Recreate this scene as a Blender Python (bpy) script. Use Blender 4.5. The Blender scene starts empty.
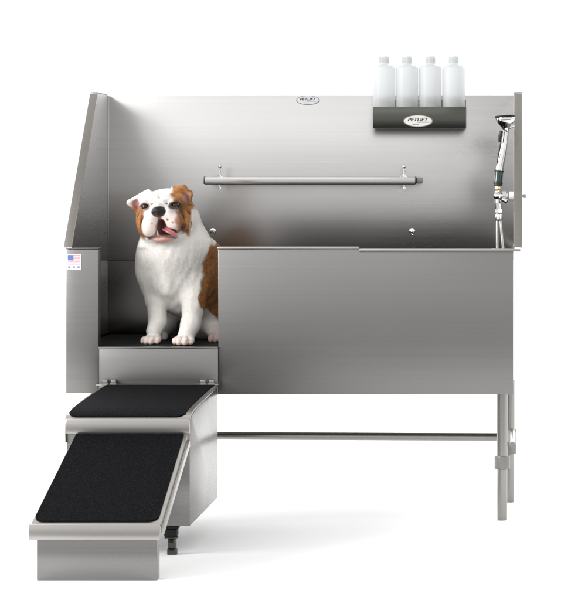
import bpy, bmesh, math, random
import numpy as np
from mathutils import Vector, Matrix

random.seed(7)
rng = np.random.default_rng(11)
SC = bpy.context.scene
COL = SC.collection

# ------------------------------------------------------------------ camera
# the tub's front plane is y = 0, its left end x = 0, the floor z = 0 (metres)
CAM = Vector((1.513, -8.0, 1.115))
cd = bpy.data.cameras.new('camera')
cam = bpy.data.objects.new('camera', cd)
COL.objects.link(cam)
cam.location = CAM
cam.rotation_euler = (math.radians(90), 0, 0)
cd.sensor_width = 36
cd.sensor_fit = 'AUTO'
cd.lens = 144.0
cd.shift_x = (280.5 - 520) / 600
cd.shift_y = (190 - 300) / 600
cd.clip_end = 200
SC.camera = cam


def at(px, py, y):
    """the point at depth y behind the tub's front plane that the photo shows at px, py"""
    s = 300.0 * 8.0 / (8.0 + y)
    return Vector((1.513 + (px - 520) / s, y, 1.115 + (190 - py) / s))


# ------------------------------------------------------------------ materials
def new_mat(name):
    m = bpy.data.materials.new(name)
    m.use_nodes = True
    nt = m.node_tree
    return m, nt, nt.nodes['Principled BSDF'], nt.links


def plain(name, col, rough=0.5, metal=0.0, spec=0.5, bump=None, **kw):
    m, nt, b, L = new_mat(name)
    b.inputs['Base Color'].default_value = (*col, 1)
    b.inputs['Roughness'].default_value = rough
    b.inputs['Metallic'].default_value = metal
    b.inputs['Specular IOR Level'].default_value = spec
    for k, v in kw.items():
        b.inputs[k.replace('_', ' ')].default_value = v
    if bump:
        sc, st, dist = bump
        tc = nt.nodes.new('ShaderNodeTexCoord')
        n = nt.nodes.new('ShaderNodeTexNoise')
        n.inputs['Scale'].default_value = sc
        n.inputs['Detail'].default_value = 3
        bp = nt.nodes.new('ShaderNodeBump')
        bp.inputs['Strength'].default_value = st
        bp.inputs['Distance'].default_value = dist
        L.new(tc.outputs['Object'], n.inputs['Vector'])
        L.new(n.outputs['Fac'], bp.inputs['Height'])
        L.new(bp.outputs['Normal'], b.inputs['Normal'])
    return m


def steel(name, col=(.24, .234, .227), rough=.36, grain=(.6, .6, 140), aniso=.2, streak=.006):
    """brushed stainless: fine grain lines along the short-scale axes"""
    m, nt, b, L = new_mat(name)
    b.inputs['Metallic'].default_value = 1
    b.inputs['Anisotropic'].default_value = aniso
    tc = nt.nodes.new('ShaderNodeTexCoord')
    mp = nt.nodes.new('ShaderNodeMapping')
    mp.inputs['Scale'].default_value = grain
    n = nt.nodes.new('ShaderNodeTexNoise')
    n.inputs['Scale'].default_value = 1
    n.inputs['Detail'].default_value = 2.5
    n.inputs['Roughness'].default_value = .65
    L.new(tc.outputs['Object'], mp.inputs['Vector'])
    L.new(mp.outputs['Vector'], n.inputs['Vector'])
    # handled-metal smudges: broad, faint
    n2 = nt.nodes.new('ShaderNodeTexNoise')
    n2.inputs['Scale'].default_value = 3.3
    n2.inputs['Detail'].default_value = 4
    L.new(tc.outputs['Object'], n2.inputs['Vector'])
    r1 = nt.nodes.new('ShaderNodeMapRange')
    r1.inputs['From Min'].default_value = .3
    r1.inputs['From Max'].default_value = .7
    r1.inputs['To Min'].default_value = rough - streak
    r1.inputs['To Max'].default_value = rough + streak
    L.new(n.outputs['Fac'], r1.inputs['Value'])
    ad = nt.nodes.new('ShaderNodeMath')
    ad.operation = 'MULTIPLY_ADD'
    ad.inputs[1].default_value = .06
    L.new(n2.outputs['Fac'], ad.inputs[0])
    L.new(r1.outputs['Result'], ad.inputs[2])
    sb = nt.nodes.new('ShaderNodeMath')
    sb.operation = 'SUBTRACT'
    sb.inputs[1].default_value = .03
    L.new(ad.outputs[0], sb.inputs[0])
    L.new(sb.outputs[0], b.inputs['Roughness'])
    mx = nt.nodes.new('ShaderNodeMix')
    mx.data_type = 'RGBA'
    mx.inputs['A'].default_value = (*[c * .92 for c in col], 1)
    mx.inputs['B'].default_value = (*[min(1, c * 1.08) for c in col], 1)
    L.new(n.outputs['Fac'], mx.inputs['Factor'])
    L.new(mx.outputs['Result'], b.inputs['Base Color'])
    # grain runs level: the highlight spreads upright, along (normal x (normal x z))
    gm = nt.nodes.new('ShaderNodeNewGeometry')
    c1 = nt.nodes.new('ShaderNodeVectorMath')
    c1.operation = 'CROSS_PRODUCT'
    c1.inputs[1].default_value = (.02, .01, 1)
    L.new(gm.outputs['True Normal'], c1.inputs[0])
    c2 = nt.nodes.new('ShaderNodeVectorMath')
    c2.operation = 'CROSS_PRODUCT'
    L.new(gm.outputs['True Normal'], c2.inputs[0])
    L.new(c1.outputs['Vector'], c2.inputs[1])
    L.new(c2.outputs['Vector'], b.inputs['Tangent'])
    return m


M = {}
M['steel'] = steel('brushed_steel')
M['steel_bright'] = steel('brushed_steel_bright', col=(.50, .492, .488), rough=.28, aniso=.1)  # same steel made paler: the walls' brighter reflection put into the colour
M['steel_step'] = steel('step_steel', col=(.235, .229, .222), rough=.27, aniso=0)
M['steel_shaded'] = steel('shaded_basin_steel', col=(.15, .146, .142), rough=.16, aniso=.2)  # same steel made darker: the tub interior's shade put into the colour
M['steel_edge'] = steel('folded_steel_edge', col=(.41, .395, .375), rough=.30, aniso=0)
M['flange'] = steel('folded_flange', col=(.30, .28, .26), rough=.42, aniso=0)
M['steel_tube'] = steel('steel_tube', col=(.31, .30, .285), rough=.22, grain=(40, 40, 2), aniso=0)
M['steel_dark'] = steel('dark_polished_steel', col=(.085, .088, .076), rough=.2, aniso=0)
M['chrome'] = plain('chrome', (.72, .72, .72), .07, 1)
M['black_rubber'] = plain('black_rubber', (.010, .010, .010), .6, spec=.2, bump=(400, .3, .001))
M['black_plastic'] = plain('black_plastic', (.012, .012, .013), .35)
M['green_plastic'] = plain('green_plastic', (.002, .035, .026), .2, Coat_Weight=.6)
M['brass'] = plain('brass', (.62, .40, .16), .3, 1)
M['white_plastic'] = plain('white_plastic', (.8, .8, .79), .4)
M['sticker_white'] = plain('sticker_white', (.78, .78, .82), .4)
M['sticker_red'] = plain('sticker_red', (.68, .30, .32), .4)
M['sticker_blue'] = plain('sticker_blue', (.12, .18, .46), .4)
M['badge_white'] = plain('badge_white', (.74, .72, .66), .3)
M['badge_silver'] = plain('badge_silver', (.62, .62, .62), .35)
M['ink_black'] = plain('ink_black', (.02, .02, .025), .4)
M['ink_blue'] = plain('ink_blue', (.18, .24, .5), .4)
M['rim_grey'] = plain('rim_grey', (.22, .22, .21), .35, .6)


def grip_mat(name):
    m, nt, b, L = new_mat(name)
    tc = nt.nodes.new('ShaderNodeTexCoord')
    v = nt.nodes.new('ShaderNodeTexNoise')
    v.inputs['Scale'].default_value = 300
    v.inputs['Detail'].default_value = 2
    L.new(tc.outputs['Object'], v.inputs['Vector'])
    cr = nt.nodes.new('ShaderNodeValToRGB')
    cr.color_ramp.elements[0].position = .35
    cr.color_ramp.elements[0].color = (.0012, .0013, .0016, 1)
    cr.color_ramp.elements[1].position = .75
    cr.color_ramp.elements[1].color = (.013, .0137, .016, 1)
    L.new(v.outputs['Fac'], cr.inputs['Fac'])
    L.new(cr.outputs['Color'], b.inputs['Base Color'])
    b.inputs['Roughness'].default_value = .9
    b.inputs['Specular IOR Level'].default_value = .05
    bp = nt.nodes.new('ShaderNodeBump')
    bp.inputs['Strength'].default_value = .6
    bp.inputs['Distance'].default_value = .0015
    L.new(v.outputs['Fac'], bp.inputs['Height'])
    L.new(bp.outputs['Normal'], b.inputs['Normal'])
    return m


M['grip'] = grip_mat('black_grip_tape')


def bottle_mat(name):
    m, nt, b, L = new_mat(name)
    b.inputs['Base Color'].default_value = (.80, .81, .812, 1)
    b.inputs['Roughness'].default_value = .35
    b.inputs['Transmission Weight'].default_value = .0
    out = nt.nodes['Material Output']
    tr = nt.nodes.new('ShaderNodeBsdfTranslucent')
    tr.inputs['Color'].default_value = (.63, .64, .642, 1)
    mx = nt.nodes.new('ShaderNodeMixShader')
    mx.inputs[0].default_value = .55
    L.new(b.outputs[0], mx.inputs[1])
    L.new(tr.outputs[0], mx.inputs[2])
    tp = nt.nodes.new('ShaderNodeBsdfTransparent')
    tp.inputs['Color'].default_value = (.93, .94, .95, 1)
    m2 = nt.nodes.new('ShaderNodeMixShader')
    m2.inputs[0].default_value = .30
    L.new(mx.outputs[0], m2.inputs[1])
    L.new(tp.outputs[0], m2.inputs[2])
    L.new(m2.outputs[0], out.inputs['Surface'])
    return m


M['bottle'] = bottle_mat('frosted_plastic')


# ------------------------------------------------------------------ mesh builder
class MB:
    def __init__(self):
        self.v = []
        self.f = []
        self.mi = []
        self.sm = []

    def add(self, verts, faces, mi=0, smooth=False):
        o = len(self.v)
        self.v += [tuple(p) for p in verts]
        self.f += [tuple(i + o for i in q) for q in faces]
        self.mi += [mi] * len(faces)
        self.sm += [smooth] * len(faces)
        return self

    def from_bm(self, bm, mi=0, smooth=False):
        bm.verts.index_update()
        self.add([v.co.copy() for v in bm.verts], [[v.index for v in f.verts] for f in bm.faces], mi, smooth)
        bm.free()
        return self

    def box(self, x0, x1, y0, y1, z0, z1, bev=.0015, seg=2, mi=0):
        bm = bmesh.new()
        bmesh.ops.create_cube(bm, size=1)
        for v in bm.verts:
            v.co = Vector(((x0 + x1) / 2 + v.co.x * (x1 - x0), (y0 + y1) / 2 + v.co.y * (y1 - y0),
                           (z0 + z1) / 2 + v.co.z * (z1 - z0)))
        if bev:
            bmesh.ops.bevel(bm, geom=bm.edges[:], offset=bev, segments=seg, profile=.5, affect='EDGES')
        return self.from_bm(bm, mi)

    def prism(self, pts, axis, a0, a1, bev=0, mi=0, smooth=False):
        """outline pts (2-D) pushed along an axis; pts give the other two coordinates in x,y,z order"""
        bm = bmesh.new()

        def co(p, a):
            return {'x': (a, p[0], p[1]), 'y': (p[0], a, p[1]), 'z': (p[0], p[1], a)}[axis]
        n = len(pts)
        va = [bm.verts.new(co(p, a0)) for p in pts]
        vb = [bm.verts.new(co(p, a1)) for p in pts]
        bm.faces.new(va[::-1])
        bm.faces.new(vb)
        for i in range(n):
            bm.faces.new((va[i], va[(i + 1) % n], vb[(i + 1) % n], vb[i]))
        bmesh.ops.recalc_face_normals(bm, faces=bm.faces[:])
        if bev:
            bmesh.ops.bevel(bm, geom=bm.edges[:], offset=bev, segments=2, profile=.5, affect='EDGES')
        return self.from_bm(bm, mi, smooth)

    def tube(self, pts, radii, n=20, mi=0, caps=True):
        pts = [Vector(p) for p in pts]
        if not hasattr(radii, '__len__'):
            radii = [radii] * len(pts)
        rings = []
        up = None
        for i, p in enumerate(pts):
            d = (pts[min(i + 1, len(pts) - 1)] - pts[max(i - 1, 0)]).normalized()
            if up is None:
                up = Vector((0, 0, 1)) if abs(d.z) < .9 else Vector((0, 1, 0))
            a = d.cross(up).normalized()
            b = a.cross(d).normalized()
            up = b
            rings.append([p + (a * math.cos(2 * math.pi * k / n) + b * math.sin(2 * math.pi * k / n)) * radii[i]
                          for k in range(n)])
        vs = [q for r in rings for q in r]
        fs = []
        for i in range(len(pts) - 1):
            for k in range(n):
                a = i * n + k
                b = i * n + (k + 1) % n
                fs.append((a, b, b + n, a + n))
        self.add(vs, fs, mi, True)
        if caps:
            self.add(rings[0], [tuple(range(n))[::-1]], mi)
            self.add(rings[-1], [tuple(range(n))], mi)
        return self

    def lathe(self, c, prof, n=32, mi=0, axis=(0, 0, 1)):
        """profile of (radius, height) turned about an axis through c; sharp corners get doubled rings"""
        ax = Vector(axis).normalized()
        t = Vector((1, 0, 0)) if abs(ax.x) < .9 else Vector((0, 1, 0))
        a = ax.cross(t).normalized()
        b = ax.cross(a)
        c = Vector(c)
        vs = []
        fs = []
        for (r, h) in prof:
            for k in range(n):
                w = 2 * math.pi * k / n
                vs.append(c + ax * h + (a * math.cos(w) + b * math.sin(w)) * max(r, 1e-5))
        for i in range(len(prof) - 1):
            for k in range(n):
                p = i * n + k
                q = i * n + (k + 1) % n
                fs.append((p, q, q + n, p + n))
        return self.add(vs, fs, mi, True)

    def sphere(self, c, r, n=16, mi=0):
        bm = bmesh.new()
        bmesh.ops.create_uvsphere(bm, u_segments=n, v_segments=n // 2 + 2, radius=1)
        rr = Vector(r) if hasattr(r, '__len__') else Vector((r, r, r))
        for v in bm.verts:
            v.co = Vector(c) + Vector((v.co.x * rr.x, v.co.y * rr.y, v.co.z * rr.z))
        return self.from_bm(bm, mi, True)

    def torus(self, c, R, r, axis, n=24, m=10, mi=0):
        ax = Vector(axis).normalized()
        t = Vector((1, 0, 0)) if abs(ax.x) < .9 else Vector((0, 1, 0))
        a = ax.cross(t).normalized()
        b = ax.cross(a)
        vs = []
        fs = []
        for i in range(n):
            w = 2 * math.pi * i / n
            d = a * math.cos(w) + b * math.sin(w)
            for j in range(m):
                q = 2 * math.pi * j / m
                vs.append(Vector(c) + d * (R + r * math.cos(q)) + ax * r * math.sin(q))
        for i in range(n):
            for j in range(m):
                fs.append((i * m + j, ((i + 1) % n) * m + j, ((i + 1) % n) * m + (j + 1) % m, i * m + (j + 1) % m))
        return self.add(vs, fs, mi, True)

    def mesh(self, name, mats, off=(0, 0, 0)):
        me = bpy.data.meshes.new(name)
        o = Vector(off)
        me.from_pydata([Vector(p) - o for p in self.v], [], self.f)
        for m in (mats if isinstance(mats, (list, tuple)) else [mats]):
            me.materials.append(m)
        me.polygons.foreach_set('material_index', self.mi)
        me.polygons.foreach_set('use_smooth', self.sm)
        bm = bmesh.new()
        bm.from_mesh(me)
        bmesh.ops.remove_doubles(bm, verts=bm.verts[:], dist=1e-6)
        bmesh.ops.recalc_face_normals(bm, faces=bm.faces[:])
        bm.to_mesh(me)
        bm.free()
        # mark hard creases on turned shapes
        me.set_sharp_from_angle(angle=math.radians(40))
        me.update()
        return me


OFF = {}


def tag(o, label=None, cat=None, group=None, kind=None):
    for k, v in (('label', label), ('category', cat), ('group', group), ('kind', kind)):
        if v:
            o[k] = v


def thing(name, label, cat, loc, group=None):
    o = bpy.data.objects.new(name, None)
    COL.objects.link(o)
    o.empty_display_size = .05
    o.location = loc
    OFF[o] = Vector(loc)
    tag(o, label, cat, group)
    return o


def part(name, mb, mats, parent=None):
    off = OFF[parent] if parent else Vector((0, 0, 0))
    o = bpy.data.objects.new(name, mb.mesh(name, mats, off))
    COL.objects.link(o)
    o.parent = parent
    OFF[o] = off
    return o


def text_mesh(s, size, loc, width=None, shear=0., bold=0., depth=.0004):
    """lettering in the x-z plane, facing -y, centred on loc; returns an MB"""
    cu = bpy.data.curves.new('lettering', 'FONT')
    cu.body = s
    cu.size = 1
    cu.align_x = 'CENTER'
    cu.align_y = 'CENTER'
    cu.shear = shear
    cu.offset = bold
    cu.extrude = 0
    ob = bpy.data.objects.new('lettering', cu)
    COL.objects.link(ob)
    dg = bpy.context.evaluated_depsgraph_get()
    me = bpy.data.meshes.new_from_object(ob.evaluated_get(dg))
    vs = [v.co.copy() for v in me.vertices]
    fs = [tuple(p.vertices) for p in me.polygons]
    bpy.data.objects.remove(ob)
    bpy.data.curves.remove(cu)
    bpy.data.meshes.remove(me)
    x0, x1 = min(v.x for v in vs), max(v.x for v in vs)
    y0, y1 = min(v.y for v in vs), max(v.y for v in vs)
    sx = (width / (x1 - x0)) if width else size / (y1 - y0)
    sy = size / (y1 - y0)
    mb = MB()
    mb.add([Vector((loc[0] + (v.x - (x0 + x1) / 2) * sx, loc[1], loc[2] + (v.y - (y0 + y1) / 2) * sy)) for v in vs], fs)
    return mb


# ------------------------------------------------------------------ setting: white seamless floor
mb = MB()
mb.add([(-14, -1.50, 0), (16, -1.50, 0), (16, 30, 0), (-14, 30, 0)], [(0, 1, 2, 3)])
M['floor'] = plain('white_studio_floor', (.94, .94, .94), .8, spec=.1)
fl = part('floor', mb, M['floor'])
tag(fl, 'seamless white studio floor under the tub and its steps', 'floor', kind='structure')

# ------------------------------------------------------------------ the wash tub
tub = thing('dog_wash_tub', 'large brushed stainless steel dog wash tub with tall splash walls on tubular legs', 'wash tub', (.745, .35, 0))
W = 1.49
DP = .70
ZB, ZT = .432, .919
# front panel right of the doorway
mb = MB().box(.5065, W, .0, .028, ZB, ZT - .003, .002)
mb.v = [(x, y + (ZT - z) * .028, z) for x, y, z in mb.v]      # lean added so the sheet mirrors less of the bright room
front = part('front_panel', mb, M['steel'], tub)
mb = MB().box(.5055, .976, -.004, .034, ZT - .002, ZT + .007, .002)
part('rim', mb, M['steel_edge'], tub)
mb = MB().box(.977, W + .024, -.006, .034, ZT - .009, ZT + .000, .002)
part('rim', mb, M['steel_edge'], tub)
mb = MB().box(W - .003, W + .022, .034, DP - .02, ZT - .009, ZT - .001, .001)
part('rim', mb, M['steel_edge'], tub)
# post left of the doorway
mb = MB().box(.0, .107, .0, .05, ZB + .005, ZT - .002, .002).box(-.001, .1085, -.002, .052, ZT - .001, ZT + .0035, .0015)
part('corner_post', mb, M['steel'], tub)
# sill under the doorway
mb = MB().box(.1075, .506, .004, .03, ZB, .5855, .001).box(.1075, .506, .001, .05, .586, .592, .0015)
part('door_sill', mb, M['steel'], tub)
# basin: side, back, bottom sheets
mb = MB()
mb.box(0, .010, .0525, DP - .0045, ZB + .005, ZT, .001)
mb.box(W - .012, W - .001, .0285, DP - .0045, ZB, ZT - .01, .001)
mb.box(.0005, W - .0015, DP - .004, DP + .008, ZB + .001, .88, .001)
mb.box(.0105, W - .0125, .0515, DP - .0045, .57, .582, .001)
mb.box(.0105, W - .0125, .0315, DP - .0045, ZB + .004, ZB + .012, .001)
part('basin', mb, M['steel_shaded'], tub)
# back splash
mb = MB().box(.0125, 1.4895, DP - .012, DP - .008, .862, 1.4585, .0008)
mb.box(.0225, 1.4905, DP - .0079, DP + .02, 1.4535, 1.4585, .0008)
LEAN = .018                                                  # lean added so the splash mirrors the brighter upper room
mb.v = [(x, y + (z - .862) * LEAN, z) for x, y, z in mb.v]
part('back_panel', mb, M['steel_bright'], tub)
# side wings with folded edges
FY, FZ = .49, 1.449


def wing(x, out, low):
    m = MB()
    t = .002
    prof = [(.002, ZT - .03), (.002, ZT + .015), (FY, FZ), (FY + .01, 1.4565), (DP + .004, 1.4575), (DP + .004, ZT), (DP - .0055, ZT)]
    prof += [(DP - .0055, .5975), (.056, .5975), (.054, ZT - .03)] if low else [(DP - .0055, ZT - .008), (.036, ZT - .008), (.036, ZT + .001)]
    if not low:
        prof[0] = (.002, ZT + .001)
    m.prism(prof, 'x', min(x, x + t * out), max(x, x + t * out))
    o = part('side_panel', m, M['steel_bright'], tub)
    # folded flange along the sloping front edge and the top
    f = MB()
    d = Vector((FY - .002, FZ - ZT - .015)).normalized()
    n = Vector((-d.y, d.x)) * .004
    a = Vector((.0, ZT + .004))
    b = Vector((FY - .001, FZ + .004))
    xs = sorted((x - out * .0005, x + out * .027))
    f.prism([(a.x, a.y), (b.x, b.y), (b.x + n.x, b.y + n.y), (a.x + n.x, a.y + n.y)], 'x', xs[0], xs[1], .0008)
    f.box(xs[0], xs[1], FY + .001, DP - .013, 1.458, 1.4615, .0008)
    part('edge_flange', f, M['flange'], o)
    return o


wing(.0200, -1, True)
wing(1.4925, 1, False)

# corner seam strip between left wing and back splash
mb = MB().box(.0226, .0250, DP - .0145, DP - .0125, .875, 1.455, .0006)
mb.v = [(x, y + (z - .862) * LEAN, z) for x, y, z in mb.v]
part('corner_seam', mb, M['steel_bright'], tub)

# legs
def leg(x, y, r, ztop, collar=True):
    m = MB().tube([(x, y, .205), (x, y, ztop)], r, 28)
    l = part('leg', m, M['steel_tube'], tub)
    m = MB().lathe((x, y, 0), [(r * 1.0, .172), (r * 1.34, .174), (r * 1.36, .178), (r * 1.36, .212), (r * 1.33, .216), (r * .99, .217)], 28)
    part('collar', m, M['rim_grey'], l)
    m = MB().lathe((x, y, 0), [(0, .0), (r * .80, .0), (r * .86, .004), (r * .88, .174)], 28)
    part('foot', m, M['steel_tube'], l)
    return l


leg(1.4525, .11, .0195, ZB + .006)
leg(1.477, .577, .0165, ZB + .006)
leg(.20, .11, .0195, ZB + .006)
leg(.20, .577, .0165, ZB + .006)
mb = MB().tube([(.2165, .577, .238), (1.4605, .577, .2325)], .0148, 20)
part('stretcher', mb, M['steel_tube'], tub)
mb = MB().tube([(1.487, .13, .252), (1.487, .577, .252)], .010, 16)
part('brace', mb, M['steel_tube'], tub)
mb = MB().tube([(.2, .13, .252), (.2, .56, .252)], .010, 16)
part('brace', mb, M['steel_tube'], tub)
mb = MB().box(1.466, 1.500, .553, .563, .216, .262, .002)
part('brace_bracket', mb, M['steel_edge'], tub)

# tie rings on the back splash
for x in (.401, 1.122):
    c = Vector((x, DP - .0102, .966))
    m = MB().lathe(c, [(.0, -.010), (.005, -.0095), (.0065, -.006), (.0065, -.003), (.0105, -.002), (.011, .0)], 20, axis=(0, 1, 0))
    tr = part('tie_ring', m, M['chrome'], tub)
    m = MB().torus(c + Vector((.002, -.012, -.006)), .006, .0014, (.4, 1, .2), 20, 8)
    part('ring', m, M['chrome'], tr)

# oval badge at the top of the back splash
def oval(c, rx, rz, th, n=40):
    return MB().prism([(c[0] + rx * math.cos(2 * math.pi * k / n), c[2] + rz * math.sin(2 * math.pi * k / n)) for k in range(n)],
                      'y', c[1] - th, c[1])


def badge(parent, c, rx, rz, mat):
    b = part('badge', oval(c, rx, rz, .0012), [M['rim_grey']], parent)
    part('badge_face', oval((c[0], c[1] - .0013, c[2]), rx * .93, rz * .90, .0006), [mat], b)
    t = text_mesh('PETLIFT', rz * .56, (c[0], c[1] - .0025, c[2] + rz * .24), rx * 1.38, .25, .02)
    part('lettering', t, M['ink_black'], b)
    # a row of tiny print under the word
    m = MB()
    xs = c[0] - rx * .05
    for k in range(9):
        w = rx * (.05 + .05 * ((k * 7) % 3) / 2)
        m.box(xs, xs + w, c[1] - .0027, c[1] - .0021, c[2] - rz * .28, c[2] - rz * .14, 0)
        xs += w + rx * .02
    xs = c[0] - rx * .36
    for k in range(4):
        m.box(xs, xs + rx * .08, c[1] - .0027, c[1] - .0021, c[2] - rz * .62, c[2] - rz * .50, 0)
        xs += rx * .11
    part('small_print', m, M['ink_blue'], b)
    return b


badge(tub, (.7445, DP - .0125 + .0101, 1.4405), .0425, .0165, M['badge_silver'])

# flag sticker on the post
s0x, s1x, s0z, s1z = .0035, .0505, .848, .902
mb = MB().box(s0x, s1x, -.0022, -.0012, s0z, s1z, 0)
fs = part('flag_sticker', mb, M['sticker_white'], tub)
mb = MB()
fx0, fx1, fz0, fz1 = s0x + .003, s1x - .003, s0z + .019, s1z - .005
h = (fz1 - fz0) / 13
for k in range(0, 13, 2):
    mb.box(fx0, fx1, -.0030, -.0025, fz0 + k * h, fz0 + (k + 1) * h, 0)
part('flag_stripes', mb, M['sticker_red'], fs)
mb = MB().box(fx0, fx0 + (fx1 - fx0) * .42, -.0036, -.0032, fz0 + 6 * h, fz1, 0)
part('flag_canton', mb, M['sticker_blue'], fs)
mb = MB()
for a, b_ in ((.08, .24), (.42, .56), (.72, .90)):
    mb.box(s0x + a * .047, s0x + b_ * .047, -.0030, -.0025, s0z + .008, s0z + .013, 0)
part('small_print', mb, M['ink_blue'], fs)

# bolt through the right wing
mb = MB().lathe((1.4947, .33, 1.094), [(.004, .0), (.004, .030), (.0075, .030), (.0075, .038), (0, .039)], 12, axis=(1, 0, 0))
part('bolt', mb, M['steel_edge'], tub)

# ------------------------------------------------------------------ rubber mat on the tub floor
mb = MB().box(.030, 1.468, .062, .672, .5825, .592, .002)
for k in range(58):
    y = .07 + k * .0103
    mb.box(.034, 1.464, y, y + .005, .5921, .5945, 0)
mat = part('rubber_mat', mb, M['black_rubber'])
tag(mat, 'black rubber mat lying on the tub floor under the dog', 'mat')

# ------------------------------------------------------------------ steps in front of the doorway
st = thing('dog_steps', 'steel dog steps with a sloping ramp and black grip mats below the tub doorway', 'dog steps', (.32, -.5, 0))
BX0, BX1, BY0 = .128, .506, -.68
prof = [(BY0, .09), (-.006, .09), (-.006, .455), (-.27, .446), (-.5, .436), (-.63, .424), (BY0, .41)]
mb = MB().prism(prof, 'x', BX0 + .003, BX1, .0015)
body = part('step_box', mb, M['steel_step'], st)
# lid with rounded nose
lp = [(-.012, .465), (-.12, .4615), (-.27, .456), (-.5, .446), (-.60, .440), (-.645, .434), (-.672, .4275), (-.686, .4205)]
lo = [(y, z - .007) for y, z in lp]
mb = MB().prism(lp + lo[::-1], 'x', BX0 - .001, BX1 + .002, .0012)
lid = part('lid', mb, M['steel_edge'], st)


def surf_mat(path, lx, rx, th, rad_lo, rad_hi=0.):
    """sheet of grip tape that follows path [(y,z)...] front last, between x edges lx(t), rx(t); rounded front corners"""
    L_ = [0.]
    for a, b in zip(path, path[1:]):
        L_.append(L_[-1] + math.dist(a, b))
    tot = L_[-1]
    ts = [tot * i / 60 for i in range(55)] + [tot - tot / 12 * (1 - i / 14) ** 1.5 for i in range(0, 15)]
    ts = sorted(set(round(t, 6) for t in ts))
    rows = []
    for t in ts:
        k = max(i for i in range(len(L_)) if L_[i] <= t + 1e-9)
        k = min(k, len(path) - 2)
        f = (t - L_[k]) / (L_[k + 1] - L_[k])
        y = path[k][0] + (path[k + 1][0] - path[k][0]) * f
        z = path[k][1] + (path[k + 1][1] - path[k][1]) * f
        dy, dz = path[k + 1][0] - path[k][0], path[k + 1][1] - path[k][1]
        nn = Vector((dz, -dy)).normalized()
        if nn.y < 0:
            nn = -nn
        ins = 0.
        e = tot - t
        if e < rad_lo:
            ins = rad_lo - math.sqrt(max(0, rad_lo ** 2 - (rad_lo - e) ** 2))
        if rad_hi and t < rad_hi:
            ins = rad_hi - math.sqrt(max(0, rad_hi ** 2 - (rad_hi - t) ** 2))
        x0, x1 = lx(t / tot) + ins, rx(t / tot) - ins
        rows.append(((x0, y, z), (x1, y, z), (x0, y + nn.x * th, z + nn.y * th), (x1, y + nn.x * th, z + nn.y * th)))
    m = MB()
    vs = [p for r_ in rows for p in r_]
    fs_ = []
    for i in range(len(rows) - 1):
        a, b = i * 4, i * 4 + 4
        fs_ += [(a + 2, a + 3, b + 3, b + 2), (a, b, b + 1, a + 1), (a, a + 2, b + 2, b), (a + 1, b + 1, b + 3, a + 3)]
    fs_ += [(0, 1, 3, 2)]
    e = (len(rows) - 1) * 4
    fs_ += [(e, e + 2, e + 3, e + 1)]
    return m.add(vs, fs_)


mb = surf_mat([(y, z + .0004) for y, z in lp[:-1]] + [(-.682, .4228)], lambda t: .140 - .006 * t, lambda t: .496 - .004 * t, .003, .028)
part('grip_mat', mb, M['grip'], lid)
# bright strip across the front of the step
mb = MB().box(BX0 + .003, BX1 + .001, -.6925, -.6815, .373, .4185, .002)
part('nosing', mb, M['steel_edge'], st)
mb = MB().box(BX0 - .001, BX0 + .0025, -.688, -.66, .345, .405, .001)
part('side_tab', mb, M['steel_edge'], st)
# hinge rod and two barrels at the tub
mb = MB().tube([(.103, -.012, .4665), (.509, -.012, .4675)], .0035, 12)
hr = part('hinge_rod', mb, M['steel_edge'], st)
for x in (.122, .150, .448, .476):
    mb = MB().tube([(x, -.012, .467), (x + .02, -.012, .467)], .0075, 14)
    mb.box(x + .002, x + .018, -.011, .0012, .4668, .483, .001)
    part('hinge', mb, M['steel_tube'], st)

# ramp
RT = Vector((-.695, .371))     # (y, z) of the upper end of the tray's surface
RB = Vector((-1.150, .162))
dr = (RB - RT).normalized()
nr = Vector((dr.y, -dr.x))
if nr.y < 0:
    nr = -nr
def ramp_pt(t, h):
    p = RT + (RB - RT) * t + nr * h
    return p.x, p.y
rl = lambda t: .160 + (.119 - .160) * t
rr = lambda t: .5005 + (.488 - .5005) * t
def sheet(xl0, xl1, xr0, xr1, h0, h1, t0=0., t1=1.):
    """slab on the ramp, left edge xl0 (top) to xl1 (bottom), right edge xr0 to xr1"""
    v = []
    for t, xl, xr in ((t0, xl0, xr0), (t1, xl1, xr1)):
        for hh in (h0, h1):
            y, z = ramp_pt(t, hh)
            v += [(xl, y, z), (xr, y, z)]
    return v, [(2, 3, 7, 6), (0, 4, 5, 1), (0, 1, 3, 2), (4, 6, 7, 5), (0, 2, 6, 4), (1, 5, 7, 3)]
ramp_mb = MB().add(*sheet(rl(0), rl(1), rr(0), rr(1), -.004, .0))
# turned-down sides of the tray
ramp_mb.add(*sheet(rl(0), rl(1), rl(0) + .002, rl(1) + .002, -.030, -.0042))
ramp_mb.add(*sheet(rr(0) - .002, rr(1) - .002, rr(0), rr(1), -.030, -.0042))
ramp = part('ramp', ramp_mb, M['steel_edge'], st)
mb = MB().add(*sheet(rr(0) + .0005, rr(1) + .0005, rr(0) + .008, rr(1) + .008, -.034, -.014, .02, 1.))
part('side_rail', mb, M['steel_edge'], ramp)
mb = MB().add(*sheet(rl(0) - .008, rl(1) - .008, rl(0) - .0005, rl(1) - .0005, -.034, -.014, .02, 1.))
part('side_rail', mb, M['steel_edge'], ramp)
path = [ramp_pt(t, .0004) for t in (0.005, .5, .978)]
mb = surf_mat(path, lambda t: rl(t) + .003, lambda t: rr(t) - .010, .0035, .03)
part('grip_mat', mb, M['grip'], ramp)
# lip at the foot of the ramp
mb = MB().box(.113, .486, -1.163, -1.1505, .118, .1625, .002)
part('lip', mb, M['steel_edge'], ramp)
mb = MB().box(.134, .477, -1.1485, -1.1455, .0, .150, .001).box(.134, .1365, -1.1450, -1.10, .0, .13, .0008).box(.4745, .477, -1.1450, -1.10, .0, .13, .0008)
part('front_plate', mb, M['steel_step'], st)
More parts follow.
